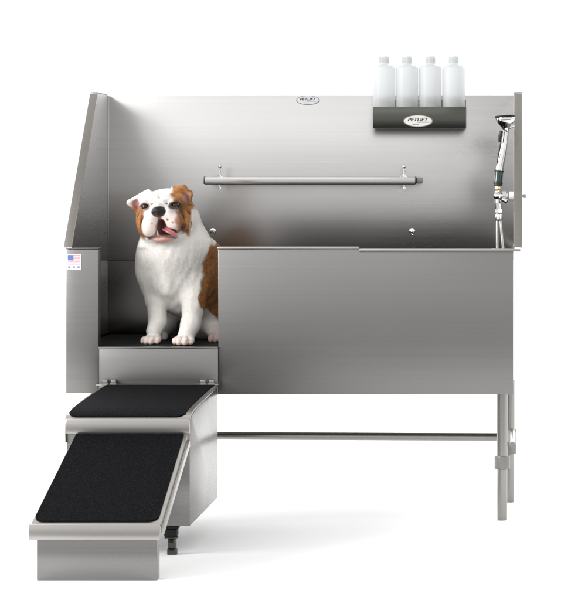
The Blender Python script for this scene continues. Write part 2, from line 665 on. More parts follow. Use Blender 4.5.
# levelling feet under the box
def level_foot(x, y):
    m = MB().box(x - .021, x + .021, y - .02, y + .02, .080, .0895, .002)
    m.box(x - .023, x + .017, y - .018, y + .018, .056, .079, .004)
    f = part('levelling_foot', m, M['black_rubber'], st)
    m = MB().box(x - .022, x + .018, y - .015, y + .015, .049, .0555, .001)
    m.box(x - .012, x + .012, y - .012, y + .012, .020, .0485, .002).box(x - .014, x + .016, y - .014, y + .014, .0, .0195, .002)
    part('foot_bracket', m, M['steel_dark'], f)
    return f
level_foot(.449, -.655)
level_foot(.180, -.655)

# ------------------------------------------------------------------ bar on two hooks
bar = thing('tether_bar', 'square steel tether bar hung across the back splash on two hooks', 'bar', (.76, .62, 1.133))
ZC = 1.149
mb = MB().box(.381, 1.139, .598, .628, ZC - .0118, ZC + .0120, .0005)
M['rail'] = steel('rail_steel', col=(.50, .49, .475), rough=.2, aniso=0)
bb = part('rail', mb, M['rail'], bar)
mb = MB().box(.3795, .3835, .5970, .629, ZC - .0128, ZC + .0143, .0008)
part('end_cap', mb, M['steel_dark'], bb)
mb = MB().box(1.1365, 1.1405, .597, .629, ZC - .0128, ZC + .0143, .0008)
part('end_cap', mb, M['steel_dark'], bb)
mb = MB().box(.384, 1.136, .5975, .6275, ZC - .0146, ZC - .0121, .0005)  # black strip stands in for the bar's shaded underside
part('shaded_underside', mb, M['black_rubber'], bb)
mb = MB().box(1.1408, 1.163, .606, .624, ZC - .011, ZC + .011, .002)  # grey block put in for the bar's shadow and reflection on the splash
part('end_shade', mb, M['rim_grey'], bb)
for x in (.436, 1.097):
    m = MB()
    for dx in (0,):
        m.tube([(x + dx, .613, ZC + .0138), (x + dx, .613, ZC + .047)], .0028, 10)
        m.tube([(x + dx, .613, ZC - .034), (x + dx, .613, ZC - .0149)], .0028, 10)
        m.sphere((x + dx, .613, ZC + .050), (.0058, .0058, .008), 12)
        m.sphere((x + dx, .613, ZC + .033), (.005, .005, .004), 12)
        m.lathe((x + dx, .613, ZC + .016), [(.0, .0), (.007, .0), (.007, .005), (0, .006)], 8)
        m.lathe((x + dx, .613, ZC - .030), [(.0, .0), (.0065, .0), (.0065, .006), (0, .006)], 8)
    m.tube([(x, .6285, ZC + .004), (x, DP - .0066, ZC + .004)], .006, 12)
    m.lathe((x, DP - .0066, ZC + .004), [(0, -.005), (.013, -.004), (.014, 0)], 16, axis=(0, 1, 0))
    part('hook', m, M['chrome'], bar)

# ------------------------------------------------------------------ bottle rack and its four bottles
rk = thing('bottle_rack', 'dark steel bottle rack with an oval badge hung at the top of the back splash', 'rack', (1.152, .645, 1.337))
RX0, RX1, RY0, RY1, RZ0, RZ1 = .986, 1.319, .600, .6865, 1.337, 1.4125
mb = MB().box(RX0, RX1, RY0, RY0 + .002, RZ0, RZ1, .0008)
mb.box(RX0, RX0 + .002, RY0 + .0021, RY1, RZ0, RZ1, .0006).box(RX1 - .002, RX1, RY0 + .0021, RY1, RZ0, RZ1, .0006)
mb.box(RX0 + .0021, RX1 - .0021, RY0 + .0021, RY1, RZ0, RZ0 + .002, .0006)
mb.box(RX0 + .0021, RX1 - .0021, RY1 - .002, RY1, RZ0 + .0021, RZ1 + .03, .0006)
part('tray', mb, M['steel_dark'], rk)
badge(rk, (1.1475, RY0 - .0003, 1.3625), .0535, .0215, M['badge_white'])

proto = thing('bottle', 'frosted plastic bottle at the left end of the rack', 'bottle', (0, 0, 0), 'frosted bottles in the rack')
R = .0407
mb = MB().lathe((0, 0, 0), [(0, 0), (R * .9, 0), (R, .004), (R, .212), (R * .985, .2165), (R * .90, .2205), (R * .60, .2245), (.0162, .2265), (.0158, .229)], 40)
part('body', mb, M['bottle'], proto)
cap_pr = []
mb = MB()
n = 48
prof = [(.0155, .2292), (.0166, .2296), (.0168, .232), (.0168, .2545), (.0164, .2575), (.0158, .2585)]
mb.lathe((0, 0, 0), prof, 40)
mb.lathe((0, 0, 0), [(.0158, .2585), (.0146, .2587), (.0144, .2597), (0, .2599)], 40)
for k in range(24):
    a = 2 * math.pi * k / 24
    mb.tube([(.0168 * math.cos(a), .0168 * math.sin(a), .233), (.0168 * math.cos(a), .0168 * math.sin(a), .253)], .0009, 6)
part('cap', mb, M['bottle'], proto)
labs = ['frosted plastic bottle at the left end of the rack',
        'second frosted plastic bottle from the left in the rack',
        'third frosted plastic bottle from the left in the rack',
        'frosted plastic bottle at the right end of the rack']
for i, px in enumerate((384, 407, 430.3, 453.6)):
    if i == 0:
        o = proto
    else:
        o = proto.copy()
        COL.objects.link(o)
        for ch in list(proto.children):
            c = ch.copy()
            COL.objects.link(c)
            c.parent = o
    x = 1.513 + (px - 520) / 277.5
    o.location = (x, .6425, RZ0 + .0022)
    o['label'] = labs[i]

# ------------------------------------------------------------------ sprayer and faucet
sp = thing('shower_sprayer', 'chrome hand sprayer with black nozzle rim and green grip standing by the right wall', 'sprayer', (1.44, .36, 1.1))
D = .36
def P(px, py, d=D):
    return at(px, py, d)
# head: bell opening upwards, tilted a little to the right
hb = P(505.8, 129)
ht = P(505.2, 117.5)
axis = (ht - hb).normalized()
Lh = (ht - hb).length
mb = MB().lathe(hb, [(.010, -.012), (.012, 0), (.017, Lh * .2), (.026, Lh * .45), (.0325, Lh * .72), (.034, Lh * .95), (.033, Lh * 1.0)], 36, axis=axis)
mb.tube([P(509, 128), P(514.5, 125.8)], .004, 10)
part('spray_head', mb, M['chrome'], sp)
mb = MB().lathe(hb, [(.033, Lh * 1.0), (.0355, Lh * 1.0), (.0362, Lh * 1.07), (.0350, Lh * 1.16), (.030, Lh * 1.20), (.0, Lh * 1.18)], 36, axis=axis)
part('nozzle_rim', mb, M['black_rubber'], sp)
mb = MB().tube([P(505.8, 128), P(505.6, 134), P(504.6, 143), P(502.8, 153), P(500.6, 163), P(499.4, 170)],
               [.0115, .0100, .0115, .0125, .0130, .0140], 24)
part('handle', mb, M['chrome'], sp)
mb = MB().tube([P(501.2, 131, D - .012), P(499.8, 137, D - .016), P(499.6, 142, D - .016)], [.006, .0068, .005], 10)
mb.tube([P(500.8, 142, D - .012), P(498.6, 153, D - .014), P(497.0, 164, D - .012)], [.002, .003, .002], 10)
part('trigger', mb, M['black_plastic'], sp)
ga, gb = P(499, 170), P(497.6, 186)
gax = (ga - gb).normalized()
gl = (ga - gb).length
mb = MB().lathe(gb, [(0.012, 0), (.0148, 0), (.0152, gl * .10), (.0152, gl * .90), (.0145, gl), (.012, gl)], 28, axis=gax)
gp = part('green_grip', mb, M['green_plastic'], sp)
mb = MB().lathe(gb, [(.0153, gl * .12), (.0166, gl * .13), (.0166, gl * .24), (.0153, gl * .25)], 28, axis=gax)
part('band', mb, M['black_plastic'], gp)
mb = MB().lathe(gb, [(.0153, gl * .86), (.0168, gl * .87), (.0168, gl * .99), (.0146, gl * 1.0)], 28, axis=gax)
part('band', mb, M['black_plastic'], gp)
mb = MB().lathe(P(497.2, 191), [(.008, 0), (.0105, .003), (.0105, .012), (.0085, .018)], 6, axis=gax)
part('brass_nut', mb, M['brass'], sp)

fa = thing('wall_faucet', 'chrome valve with white knob and two braided hoses on the right side wall', 'faucet', (1.49, .36, 1.09))
v0 = P(497.6, 196)
mb = MB().tube([P(497.2, 190.8), P(497.8, 203)], [.0105, .0125], 16)
mb.sphere(P(498, 196), .0165, 18)
mb.tube([P(498, 196.5), P(508, 195.8)], [.012, .012], 18)
mb.lathe(P(502.5, 196.2), [(0, 0), (.0185, 0), (.0185, .014), (.015, .017), (0, .017)], 8, axis=(1, 0, .05))
mb.tube([P(494.4, 193), P(497, 195.5)], .005, 10)
mb.tube([P(502, 199, D - .02), P(507, 201.5, D - .024)], [.007, .009], 12)
part('valve_body', mb, M['chrome'], fa)
kc = P(508.8, 196)
mb = MB().lathe(kc, [(.0, 0), (.0150, .001), (.0160, .004), (.0158, 1.4923 - kc.x - .0005), (0, 1.4923 - kc.x)], 24, axis=(1, 0, 0))
part('knob', mb, M['white_plastic'], fa)
mb = MB().tube([P(498, 203), P(498.6, 212)], [.0125, .0115], 16)
mb.lathe(P(498.6, 212.5), [(.0, 0), (.0135, 0), (.0135, .012), (.011, .014), (0, .014)], 6)
mb.lathe(P(498.8, 220.5), [(.0, 0), (.0125, 0), (.0135, .004), (.0125, .02), (.010, .024), (0, .024)], 16)
part('coupling', mb, M['chrome'], fa)
hose_m = plain('braided_hose', (.55, .53, .51), .32, .9, bump=(900, .5, .001))
for pts in ([P(497.4, 212), P(497.0, 226), P(497.2, 250), P(498, 285), P(494, 320)],
            [P(499.8, 216), P(501.2, 230), P(503.2, 250), P(505, 285), P(500, 320)]):
    q = []
    for i in range(len(pts) - 1):
        for k in range(8):
            q.append(pts[i].lerp(pts[i + 1], k / 8))
    q.append(pts[-1])
    for _ in range(6):
        q = [q[0]] + [(q[i - 1] + q[i] * 2 + q[i + 1]) / 4 for i in range(1, len(q) - 1)] + [q[-1]]
    part('hose', MB().tube(q, .0052, 12), hose_m, fa)

# ------------------------------------------------------------------ the dog
class Field:
    """distance field on a grid; shapes are blended in one after another and skinned as ONE surface"""

    def __init__(self, lo, hi, h):
        self.lo = np.array(lo, np.float32)
        self.h = h
        self.n = np.ceil((np.array(hi) - lo) / h).astype(int) + 1
        self.d = np.full(self.n, .2, np.float32)

    def _win(self, lo, hi):
        a = np.clip(np.floor((np.array(lo) - self.lo) / self.h).astype(int), 0, self.n)
        b = np.clip(np.ceil((np.array(hi) - self.lo) / self.h).astype(int) + 1, 0, self.n)
        sl = tuple(slice(int(p), int(q)) for p, q in zip(a, b))
        ax = [self.lo[i] + self.h * np.arange(a[i], b[i], dtype=np.float32) for i in range(3)]
        return sl, np.stack(np.meshgrid(*ax, indexing='ij'), -1)

    def _mix(self, sl, b, k, cut):
        a = self.d[sl]
        if cut:
            b = -b
            hh = np.clip(.5 - .5 * (b - a) / k, 0, 1)
            self.d[sl] = b + (a - b) * hh + k * hh * (1 - hh)
        else:
            hh = np.clip(.5 + .5 * (b - a) / k, 0, 1)
            self.d[sl] = b + (a - b) * hh - k * hh * (1 - hh)

    def ell(self, c, r, k=.02, rot=None, cut=False):
        c = np.array(c, np.float32)
        r = np.array(r if hasattr(r, '__len__') else (r, r, r), np.float32)
        e = max(r) + k + 3 * self.h
        sl, p = self._win(c - e, c + e)
        q = p - c
        if rot is not None:
            q = q @ np.array(rot, np.float32)     # columns of rot are the ellipsoid's axes
        k0 = np.linalg.norm(q / r, axis=-1)
        k1 = np.linalg.norm(q / (r * r), axis=-1)
        d = np.where(k1 > 1e-6, k0 * (k0 - 1) / np.maximum(k1, 1e-6), -min(r))
        self._mix(sl, d.astype(np.float32), k, cut)

    def cap(self, a, b, ra, rb, k=.02, cut=False):
        a, b = np.array(a, np.float32), np.array(b, np.float32)
        e = max(ra, rb) + k + 3 * self.h
        sl, p = self._win(np.minimum(a, b) - e, np.maximum(a, b) + e)
        ab = b - a
        t = np.clip(((p - a) @ ab) / max(1e-9, float(ab @ ab)), 0, 1)
        d = np.linalg.norm(p - a - t[..., None] * ab, axis=-1) - (ra + (rb - ra) * t)
        self._mix(sl, d.astype(np.float32), k, cut)

    def tri(self, a, b, c, th, k=.006):
        a, b, c = (np.array(v, np.float32) for v in (a, b, c))
        e = th + k + 3 * self.h
        sl, p = self._win(np.minimum(np.minimum(a, b), c) - e, np.maximum(np.maximum(a, b), c) + e)
        n = np.cross(b - a, c - a)
        n /= np.linalg.norm(n)

        def seg(u, v):
            uv = v - u
            t = np.clip(((p - u) @ uv) / float(uv @ uv), 0, 1)
            return np.linalg.norm(p - u - t[..., None] * uv, axis=-1)
        ins = np.ones(p.shape[:3], bool)
        for u, v in ((a, b), (b, c), (c, a)):
            ins &= ((p - u) @ np.cross(n, v - u)) >= 0
        d = np.where(ins, np.abs((p - a) @ n), np.minimum(np.minimum(seg(a, b), seg(b, c)), seg(c, a))) - th
        self._mix(sl, d.astype(np.float32), k, False)

    def skin(self):
        """surface nets: one vertex in every cell the zero level crosses"""
        d = self.d
        ins = d < 0
        nx, ny, nz = d.shape
        cnt = np.zeros((nx - 1, ny - 1, nz - 1), np.int8)
        for i in (0, 1):
            for j in (0, 1):
                for k in (0, 1):
                    cnt += ins[i:nx - 1 + i, j:ny - 1 + j, k:nz - 1 + k]
        cells = np.argwhere((cnt > 0) & (cnt < 8))
        idx = np.full(cnt.shape, -1, np.int64)
        idx[tuple(cells.T)] = np.arange(len(cells))
        acc = np.zeros((len(cells), 3))
        wt = np.zeros(len(cells))
        corners = [(i, j, k) for i in (0, 1) for j in (0, 1) for k in (0, 1)]
        for a in range(8):
            for b in range(a + 1, 8):
                ca, cb = np.array(corners[a]), np.array(corners[b])
                if np.abs(ca - cb).sum() != 1:
                    continue
                da = d[tuple((cells + ca).T)]
                db = d[tuple((cells + cb).T)]
                m = (da < 0) != (db < 0)
                t = np.where(m, da / np.where(m, da - db, 1), 0)
                pt = ca + t[:, None] * (cb - ca)
                acc[m] += pt[m]
                wt[m] += 1
        v = self.lo + self.h * (cells + acc / wt[:, None])
        faces = []
        for ax in range(3):
            u, w_ = (ax + 1) % 3, (ax + 2) % 3
            s0 = [slice(None)] * 3
            s1 = [slice(None)] * 3
            s0[ax], s1[ax] = slice(0, -1), slice(1, None)
            A, B = ins[tuple(s0)], ins[tuple(s1)]
            e = np.argwhere(A != B)
            ok = (e[:, u] > 0) & (e[:, w_] > 0) & (e[:, u] < d.shape[u] - 1) & (e[:, w_] < d.shape[w_] - 1)
            e = e[ok]
            fl_ = A[tuple(e.T)]
            du, dw = np.zeros(3, int), np.zeros(3, int)
            du[u], dw[w_] = 1, 1
            q = np.stack([idx[tuple((e - du - dw).T)], idx[tuple((e - dw).T)], idx[tuple(e.T)], idx[tuple((e - du).T)]], 1)
            q[~fl_] = q[~fl_][:, ::-1]
            faces.append(q)
        return v, np.concatenate(faces)


def smooth(a, b, x):
    t = np.clip((x - a) / (b - a), 0, 1)
    return t * t * (3 - 2 * t)


def wob(p, f, seed=0):
    """cheap smooth noise in -1..1"""
    r = np.random.default_rng(seed)
    s = np.zeros(len(p))
    for k in range(6):
        d = r.normal(size=3)
        d /= np.linalg.norm(d)
        s += np.sin(p @ d * f * (1 + .45 * k) + r.uniform(0, 6.28)) / (1 + .35 * k)
    return s / 2.6


F = Field((.10, .0, .585), (.66, .72, 1.18), .0027)
U = 1 / 290.0                                     # one photo pixel at the dog's depth, in metres


def B(px, py, y):
    return np.array(at(px, py, y))


# trunk: deep chest held upright, back sloping down to the haunches
F.ell(B(176, 268, .25), (36 * U, .115, 43 * U), .02)
F.ell(B(176, 250, .215), (36 * U, .095, 24 * U), .03)
F.ell(B(186, 286, .28), (28 * U, .11, 30 * U), .03)
F.ell(B(198, 286, .36), (28 * U, .15, 36 * U), .05)
F.ell(B(210, 304, .45), (33 * U, .14, 38 * U), .05)
F.cap(B(178, 238, .27), B(198, 274, .40), 22 * U, 23 * U, .04)
F.ell(B(204, 273, .34), (26 * U, .13, 36 * U), .03)
# shoulders
F.ell(B(197, 262, .25), (17 * U, .07, 30 * U), .03)
F.ell(B(151, 264, .25), (14 * U, .065, 26 * U), .03)
# neck with loose folds
F.cap(B(172, 225, .22), B(174, 248, .225), 29 * U, 33 * U, .03)
F.ell(B(168, 246, .170), (29 * U, .05, 6 * U), .016)
F.cap(B(146, 240, .18), B(158, 262, .15), 3.5 * U, 3 * U, .014)
F.cap(B(190, 238, .18), B(180, 262, .15), 3.5 * U, 3 * U, .014)
F.cap(B(163, 252, .145), B(168, 290, .155), 4 * U, 4 * U, .03)
# front legs
F.cap(B(151, 274, .235), B(156, 300, .215), 13.5 * U, 10.2 * U, .02)
F.cap(B(156, 300, .215), B(157.5, 322, .175), 10.2 * U, 8.6 * U, .012)
F.cap(B(157.5, 322, .175), B(154, 331, .145), 8.6 * U, 7.5 * U, .012)
F.cap(B(196, 270, .225), B(193.5, 298, .185), 15.5 * U, 11.4 * U, .02)
F.cap(B(193.5, 298, .185), B(191, 324, .135), 11.4 * U, 9.4 * U, .012)
F.cap(B(191, 324, .135), B(186, 336, .105), 9.4 * U, 8.0 * U, .012)
F.ell(B(200, 284, .20), (5 * U, .02, 8 * U), .02)


def paw(x, z0, y, yaw, sc):
    """broad paw on the mat: pad and four toes with knuckles, toes pointing along -y turned by yaw"""
    c, s = math.cos(yaw), math.sin(yaw)

    def L(u, v, h):
        return np.array((x + (u * c - v * s) * sc, y + (-u * s - v * c) * sc, z0 + h * sc))
    R = np.array(((c, -s, 0), (-s, -c, 0), (0, 0, 1))).T
    F.ell(L(0, -.004, .0135), np.array((.027, .030, .0155)) * sc, .010, R.T)
    for u, v, r in ((-.0235, .014, .0098), (-.0085, .0245, .0112), (.0085, .0245, .0112), (.0235, .014, .0098)):
        F.cap(L(u * .8, v - .018, .016), L(u, v, .0125), r * sc, r * 1.05 * sc, .004)
        F.cap(L(u, v, .0125), L(u * 1.03, v + .007, .0075), r * .95 * sc, r * .65 * sc, .004)
    for u, v in ((-.016, .022), (0, .03), (.016, .022)):
        F.cap(L(u * .9, v - .016, .030), L(u * 1.05, v + .014, .008), .0013, .0013, .003, True)
    for u, v in ((-.0235, .021), (-.0085, .0325), (.0085, .0325), (.0235, .021)):
        CLAWS.append((L(u, v - .001, .0085), L(u * 1.02, v + .0055, .0035), .0026 * sc))


CLAWS = []
MZ = .5945
pl_ = B(152, 333, .115)
pr_ = B(184, 338, .075)
paw(pl_[0], MZ, .125, .28, 1.05)
paw(pr_[0], MZ, .085, .12, 1.12)
# haunches and hind feet
F.ell(B(214, 315, .36), (17 * U, .085, 24 * U), .025)
F.cap(B(210, 322, .32), B(216, 333, .29), 9 * U, 8 * U, .02)
paw(B(218, 336, .23)[0], MZ, .225, -.15, 1.0)
F.cap(B(217, 331, .27), (B(218, 336, .24)[0], .24, MZ + .018), 7.5 * U, 5 * U, .012)
F.ell(B(165, 318, .50), (16 * U, .085, 24 * U), .03)
F.cap(B(168, 326, .44), B(160, 334, .36), 8 * U, 6.5 * U, .02)
paw(B(160, 336, .34)[0], MZ, .335, .2, 1.0)
F.ell((.455, .545, .635), (.09, .07, .05), .04)
F.cap((.47, .60, .66), (.475, .635, .672), .016, .008, .02)

# head, in its own frame: u to the photo's right, v up, w towards the viewer, one unit = one photo pixel
HC = B(165, 214, .150)
HU = 1 / 294.5
roll = math.radians(3)
yaw_h = math.radians(-3)
pit = math.radians(-3)
Mh = (Matrix.Rotation(-roll, 3, 'Y') @ Matrix.Rotation(yaw_h, 3, 'Z') @ Matrix.Rotation(-pit, 3, 'X')
      @ Matrix(((1, 0, 0), (0, 0, -1), (0, 1, 0))))
HM = np.array(Mh)


def H(u, v, w_):
    return HC + HM @ np.array((u, v, w_)) * HU


def hell(c, r, k=3, cut=False, tilt=0):
    R = HM.copy()
    if tilt:
        R = HM @ np.array(Matrix.Rotation(math.radians(tilt), 3, 'Z'))
    F.ell(H(*c), np.array(r) * HU, k * HU, R, cut)


def hcap(a, b, ra, rb, k=3, cut=False):
    F.cap(H(*a), H(*b), ra * HU, rb * HU, k * HU, cut)


hell((0, 6, -8), (26, 19, 24), 8)
hell((-12, 14, 6), (12.5, 9, 12), 5)
hell((12, 14, 6), (12.5, 9, 12), 5)
hell((-20, -7, 0), (9.5, 16, 15), 6)
hell((20, -7, 0), (9.5, 16, 15), 6)
hell((0, -3, 12), (18, 14, 14), 6)
hell((0, -22, 4), (21, 9, 18), 6)                       # throat
hell((1, -22.5, 17), (13, 5.2, 13), 3)                  # lower jaw
hcap((0, 24, 14), (0, 14, 23), 1.8, 2.2, 2.5, True)     # furrow between the brows
for s in (-1, 1):
    hcap((s * 3, 23, 16), (s * 10, 19, 17.5), 1.0, 1.0, 3, True)
    hcap((s * 2.5, 18.5, 21), (s * 11, 20.5, 17), 2.0, 1.8, 2)
    hcap((s * 23.5, 6, 8), (s * 26, -14, 6), 1.7, 1.7, 2.5, True)
hcap((-11, 15.5, 18.5), (-3, 14, 24), 2.6, 3.0, 3)      # brow folds
hcap((11, 15.5, 18.5), (3, 14, 24), 2.6, 3.0, 3)
hcap((-10, 6.5, 24), (0, 11.5, 29), 2.6, 3.2, 2)        # nose roll
hcap((10, 6.5, 24), (0, 11.5, 29), 2.6, 3.2, 2)
hcap((-5, 13.5, 28.5), (5, 13.5, 28.5), .8, .8, 2.5, True)
hcap((-7, 1.5, 24), (-10.6, -11.5, 23.5), 8.0, 8.7, 2.5)    # flews: one hangs lower than the other
hcap((-10.2, -11, 23.5), (-14, -15.5, 17.5), 8.5, 6.5, 3)
hcap((7.5, 1, 24), (13.8, -7.2, 22.5), 8.0, 8.8, 2.5)
hcap((13.2, -6.5, 22.5), (18, -12.5, 15.5), 8.6, 6.5, 3)
for s in (-1, 1):
    hcap((s * 18, 4, 14), (s * 21.5, -12, 14), 1.2, 1.2, 2, True)      # crease between muzzle and cheek
    hell((s * 15, 9.2, 19), (4.8, 3.4, 4.5), 2, True)   # eye socket
    hcap((s * 10.5, 8.5, 22), (s * 15, 6.0, 22.5), 1.3, 1.3, 1.5)      # lower lid
    hcap((s * 15, 6.0, 22.5), (s * 19.5, 8.0, 18), 1.3, 1.2, 1.5)
    hcap((s * 9.8, 11.8, 22.4), (s * 15, 14.8, 22.2), 2.0, 2.2, 1.3)      # upper lid
    hcap((s * 15, 14.8, 22.2), (s * 20.5, 10.4, 16.6), 2.4, 1.7, 1.3)
hell((0, 4.5, 30), (6.8, 5.0, 5.0), 1.2)                # nose
for s in (-1, 1):
    hell((s * 3.1, 4.0, 35.2), (1.5, 1.5, 2.2), .8, True)
    hcap((s * 4.2, 3.6, 34.5), (s * 6.4, 2.2, 31.5), .55, .5, .8, True)
hcap((0, 2.5, 35.5), (0, -5, 33.2), .8, 1.0, 1.0, True)   # philtrum
hell((1.6, -11.5, 27), (3.8, 7.6, 12), 1.5, True)       # open mouth
hell((6, -16.2, 25), (8.5, 2.8, 12), 1.5, True)
# ears: small folded flaps
F.tri(H(-15, 23, 0), H(-35, 13, 5), H(-25.5, 1, 0), 1.7 * HU, 3 * HU)
hcap((-15, 24, 1), (-33.5, 14.5, 7), 2.1, 1.7, 2)
hcap((-33.5, 14, 7), (-27, 4, 4), 1.9, 1.3, 2)
hell((-22, 13, -2), (7, 9, 5), 4)
F.tri(H(11, 25, 0), H(28.5, 21, 5), H(25, 5, 0), 1.8 * HU, 3 * HU)
hcap((10, 25, 2), (22, 26, 5.5), 2.0, 2.2, 2)
hcap((22, 26, 5.5), (29, 18.5, 8), 2.2, 1.9, 2)
hcap((29, 18.5, 8), (27, 9, 5), 1.9, 1.4, 2)
hell((20, 16, -2), (7, 9, 5), 4)

dv, dq = F.skin()
# relax the net a little
for _ in range(2):
    e = np.concatenate([dq[:, [0, 1]], dq[:, [1, 2]], dq[:, [2, 3]], dq[:, [3, 0]]])
    s_, c_ = np.zeros_like(dv), np.zeros(len(dv))
    for a, b in ((0, 1), (1, 0)):
        np.add.at(s_, e[:, a], dv[e[:, b]])
        np.add.at(c_, e[:, a], 1)
    dv = dv * .5 + .5 * s_ / np.maximum(c_, 1)[:, None]
dv[:, 2] = np.maximum(dv[:, 2], MZ + .0004)
# vertex normals
fn = np.cross(dv[dq[:, 2]] - dv[dq[:, 0]], dv[dq[:, 3]] - dv[dq[:, 1]])
vn = np.zeros_like(dv)
for k in range(4):
    np.add.at(vn, dq[:, k], fn)
vn /= np.maximum(np.linalg.norm(vn, axis=1), 1e-12)[:, None]

# loose skin and tufts: shallow relief that runs down the body
lowf = np.clip(1.0 - (dv[:, 2] > B(0, 240, .15)[2]) * .45, 0, 1) * np.clip((dv[:, 2] - .64) / .05, 0, 1)
rel = .0014 * wob(dv * np.array((1, 1, .45)), 95, 21) + .0004 * wob(dv * np.array((1, 1, .4)), 230, 22) + .0022 * wob(dv * np.array((1, 1, .6)), 45, 23)
dv = dv + vn * (rel * lowf)[:, None]
fn = np.cross(dv[dq[:, 2]] - dv[dq[:, 0]], dv[dq[:, 3]] - dv[dq[:, 1]])
vn = np.zeros_like(dv)
for k in range(4):
    np.add.at(vn, dq[:, k], fn)
vn /= np.maximum(np.linalg.norm(vn, axis=1), 1e-12)[:, None]

# ---- coat: patches of white, tan and brindle; skin on nose, lips, ears, toes
hl = (dv - HC) @ HM / HU                        # head coordinates
u, v, w_ = hl.T
X, Y, Z = dv.T
headw = (Z > B(0, 243, .15)[2]) & (w_ > -22)
n1, n2, n3 = wob(dv, 60, 1), wob(dv, 140, 2), wob(dv, 300, 3)
white = np.array((.75, .72, .68))
tan = np.array((.33, .145, .048))
dark = np.array((.10, .043, .018))
pink = np.array((.62, .33, .27))
coat = np.tile(white, (len(dv), 1)) * (1 + .03 * n1)[:, None]


def lay(col, m):
    global coat
    m = np.clip(m, 0, 1)[:, None]
    coat = coat * (1 - m) + np.asarray(col) * m


# brindle saddle on the flank
zb = [B(0, q, .25)[2] for q in (330, 316, 306, 297, 287, 265, 249, 241, 236)]
xb = [B(q, 0, .25)[0] for q in (226, 213, 205, 202, 204.5, 205, 211, 216, 222)]
edge = X - np.interp(Z, zb, xb) + .004 * n1 + .003 * n2
sad = smooth(-.004, .004, edge + .8 * np.clip(Y - .33, 0, .4)) * smooth(.10, .14, Y)
sad *= smooth(.655, .690, Z + .012 * n1 + .006 * n2)
sad *= ~headw
stripe = np.sin((Z * 1.0 + X * .35 + Y * .55) * 200 + 9 * n1 + 7 * n2 + 2.5 * n3)
br = tan[None] * (1.08 + .16 * n2)[:, None]
br = br * (1 - .6 * smooth(-.5, 1.2, stripe + .9 * n3))[:, None] + dark * (.6 * smooth(-.5, 1.2, stripe + .9 * n3))[:, None]
coat = coat * (1 - sad[:, None]) + br * sad[:, None]
# head patches
hw = headw.astype(float)
lp_ = smooth(-17.2, -19.6, u + 1.5 * n2 + .25 * np.abs(v + 6) * 0) * smooth(11.5, 8.5, v + n2 + .45 * (u + 28) * 0) * smooth(-25, -21, v) * (w_ > -12)
rp_ = smooth(14.5, 18, u + 1.4 * n2 - .18 * np.clip(v - 8, 0, 30) * -2.2 - .10 * np.clip(-8 - v, 0, 20) * 4) * smooth(-26, -20, v) * np.maximum(smooth(29, 26.5, u + .2 * np.clip(-v - 6, 0, 20)), (v > 4) * (w_ > -6))
hb_ = tan[None] * (1.0 + .26 * n3 + .24 * n2)[:, None]
for m in (lp_ * hw, rp_ * hw):
    coat = coat * (1 - m[:, None]) + hb_ * m[:, None]
# dark smudging round the right eye and along the lower cheeks
lay(dark * 1.1, .42 * hw * smooth(9.5, 4, np.hypot((u - 17) / 1.0, (v - 8) / 1.1)) * (w_ > 4))
lay(dark, .5 * hw * smooth(3.2, 1.2, np.abs(u - 20.5 + .1 * (v + 4))) * smooth(6, 2, np.abs(v + 5) - 9) * (w_ > 6))
lay(dark * 1.2, .5 * hw * smooth(3.5, 1.2, np.abs(u + 19.6)) * smooth(6, 2, np.abs(v + 12) - 8) * (w_ > 6))
# eye rims
for s in (-1, 1):
    de = np.hypot((u - s * 15) / 6.0, (v - 9.4) / 4.1)
    lay((.05, .026, .02), .92 * hw * smooth(1.12, .82, de + .06 * n3) * (w_ > 8))
    lay(pink * .7, .35 * hw * smooth(1.5, 1.1, de) * (w_ > 8) * (s < 0))
# nose leather
dn = np.sqrt((u / 7.4) ** 2 + ((v - 4.4) / 5.6) ** 2)
lay((.012, .010, .011), hw * smooth(1.06, .92, dn + .05 * n3) * (w_ > 24))
# lips and mouth
lay((.03, .016, .016), .9 * hw * smooth(2.4, 1.2, np.abs(u - .1)) * smooth(1, -1, v) * smooth(-13, -11, v) * (w_ > 20))
mo = np.minimum(np.sqrt(((u - 1.6) / 4.9) ** 2 + ((v + 11.5) / 8.4) ** 2), np.sqrt(((u - 6) / 10) ** 2 + ((v + 16.2) / 3.8) ** 2))
lay((.030, .011, .011), hw * smooth(1.2, .9, mo) * (w_ > 4))
lay(pink * np.array((1.05, .95, .95)), .85 * hw * smooth(1.05, .7, np.sqrt(((u - 1) / 12.5) ** 2 + ((v + 23.5) / 4.2) ** 2)) * (w_ > 14))
lay((.05, .025, .025), .8 * hw * smooth(1.8, .8, np.abs(v + 20.2 + .012 * u * u + .6 * n2)) * smooth(17, 13, np.abs(u)) * (w_ > 12))
dl = np.where(u < 1, np.hypot(u + 11.4, (v + 12.4) * .95) - 8.9, np.hypot(u - 14.4, v + 7.6) - 8.9)
lay((.07, .028, .025), .85 * hw * smooth(2.3, .8, np.abs(dl)) * smooth(-7, -12, v) * (w_ > 10) * (np.abs(u) < 24))
# pink freckled skin on the flews
lay(pink * 1.1, .27 * hw * (np.abs(u) < 20) * smooth(3, -3, v) * smooth(-24, -18, v) * (w_ > 12))
lay(pink * 1.12, .45 * hw * smooth(.2, .9, n1 + .3 * n2 + smooth(8, 2, np.hypot(u - 10, v + 6)) * .5) * (np.abs(u) < 17) * (v < 1) * (v > -18) * (w_ > 16))
for (fu, fv, fr) in ((8.5, -3.8, 1.1), (13.5, -7, .6), (-7, -7, .5)):
    lay((.05, .03, .03), .85 * hw * smooth(fr + .6, fr - .3, np.hypot(u - fu, v - fv)) * (w_ > 16))
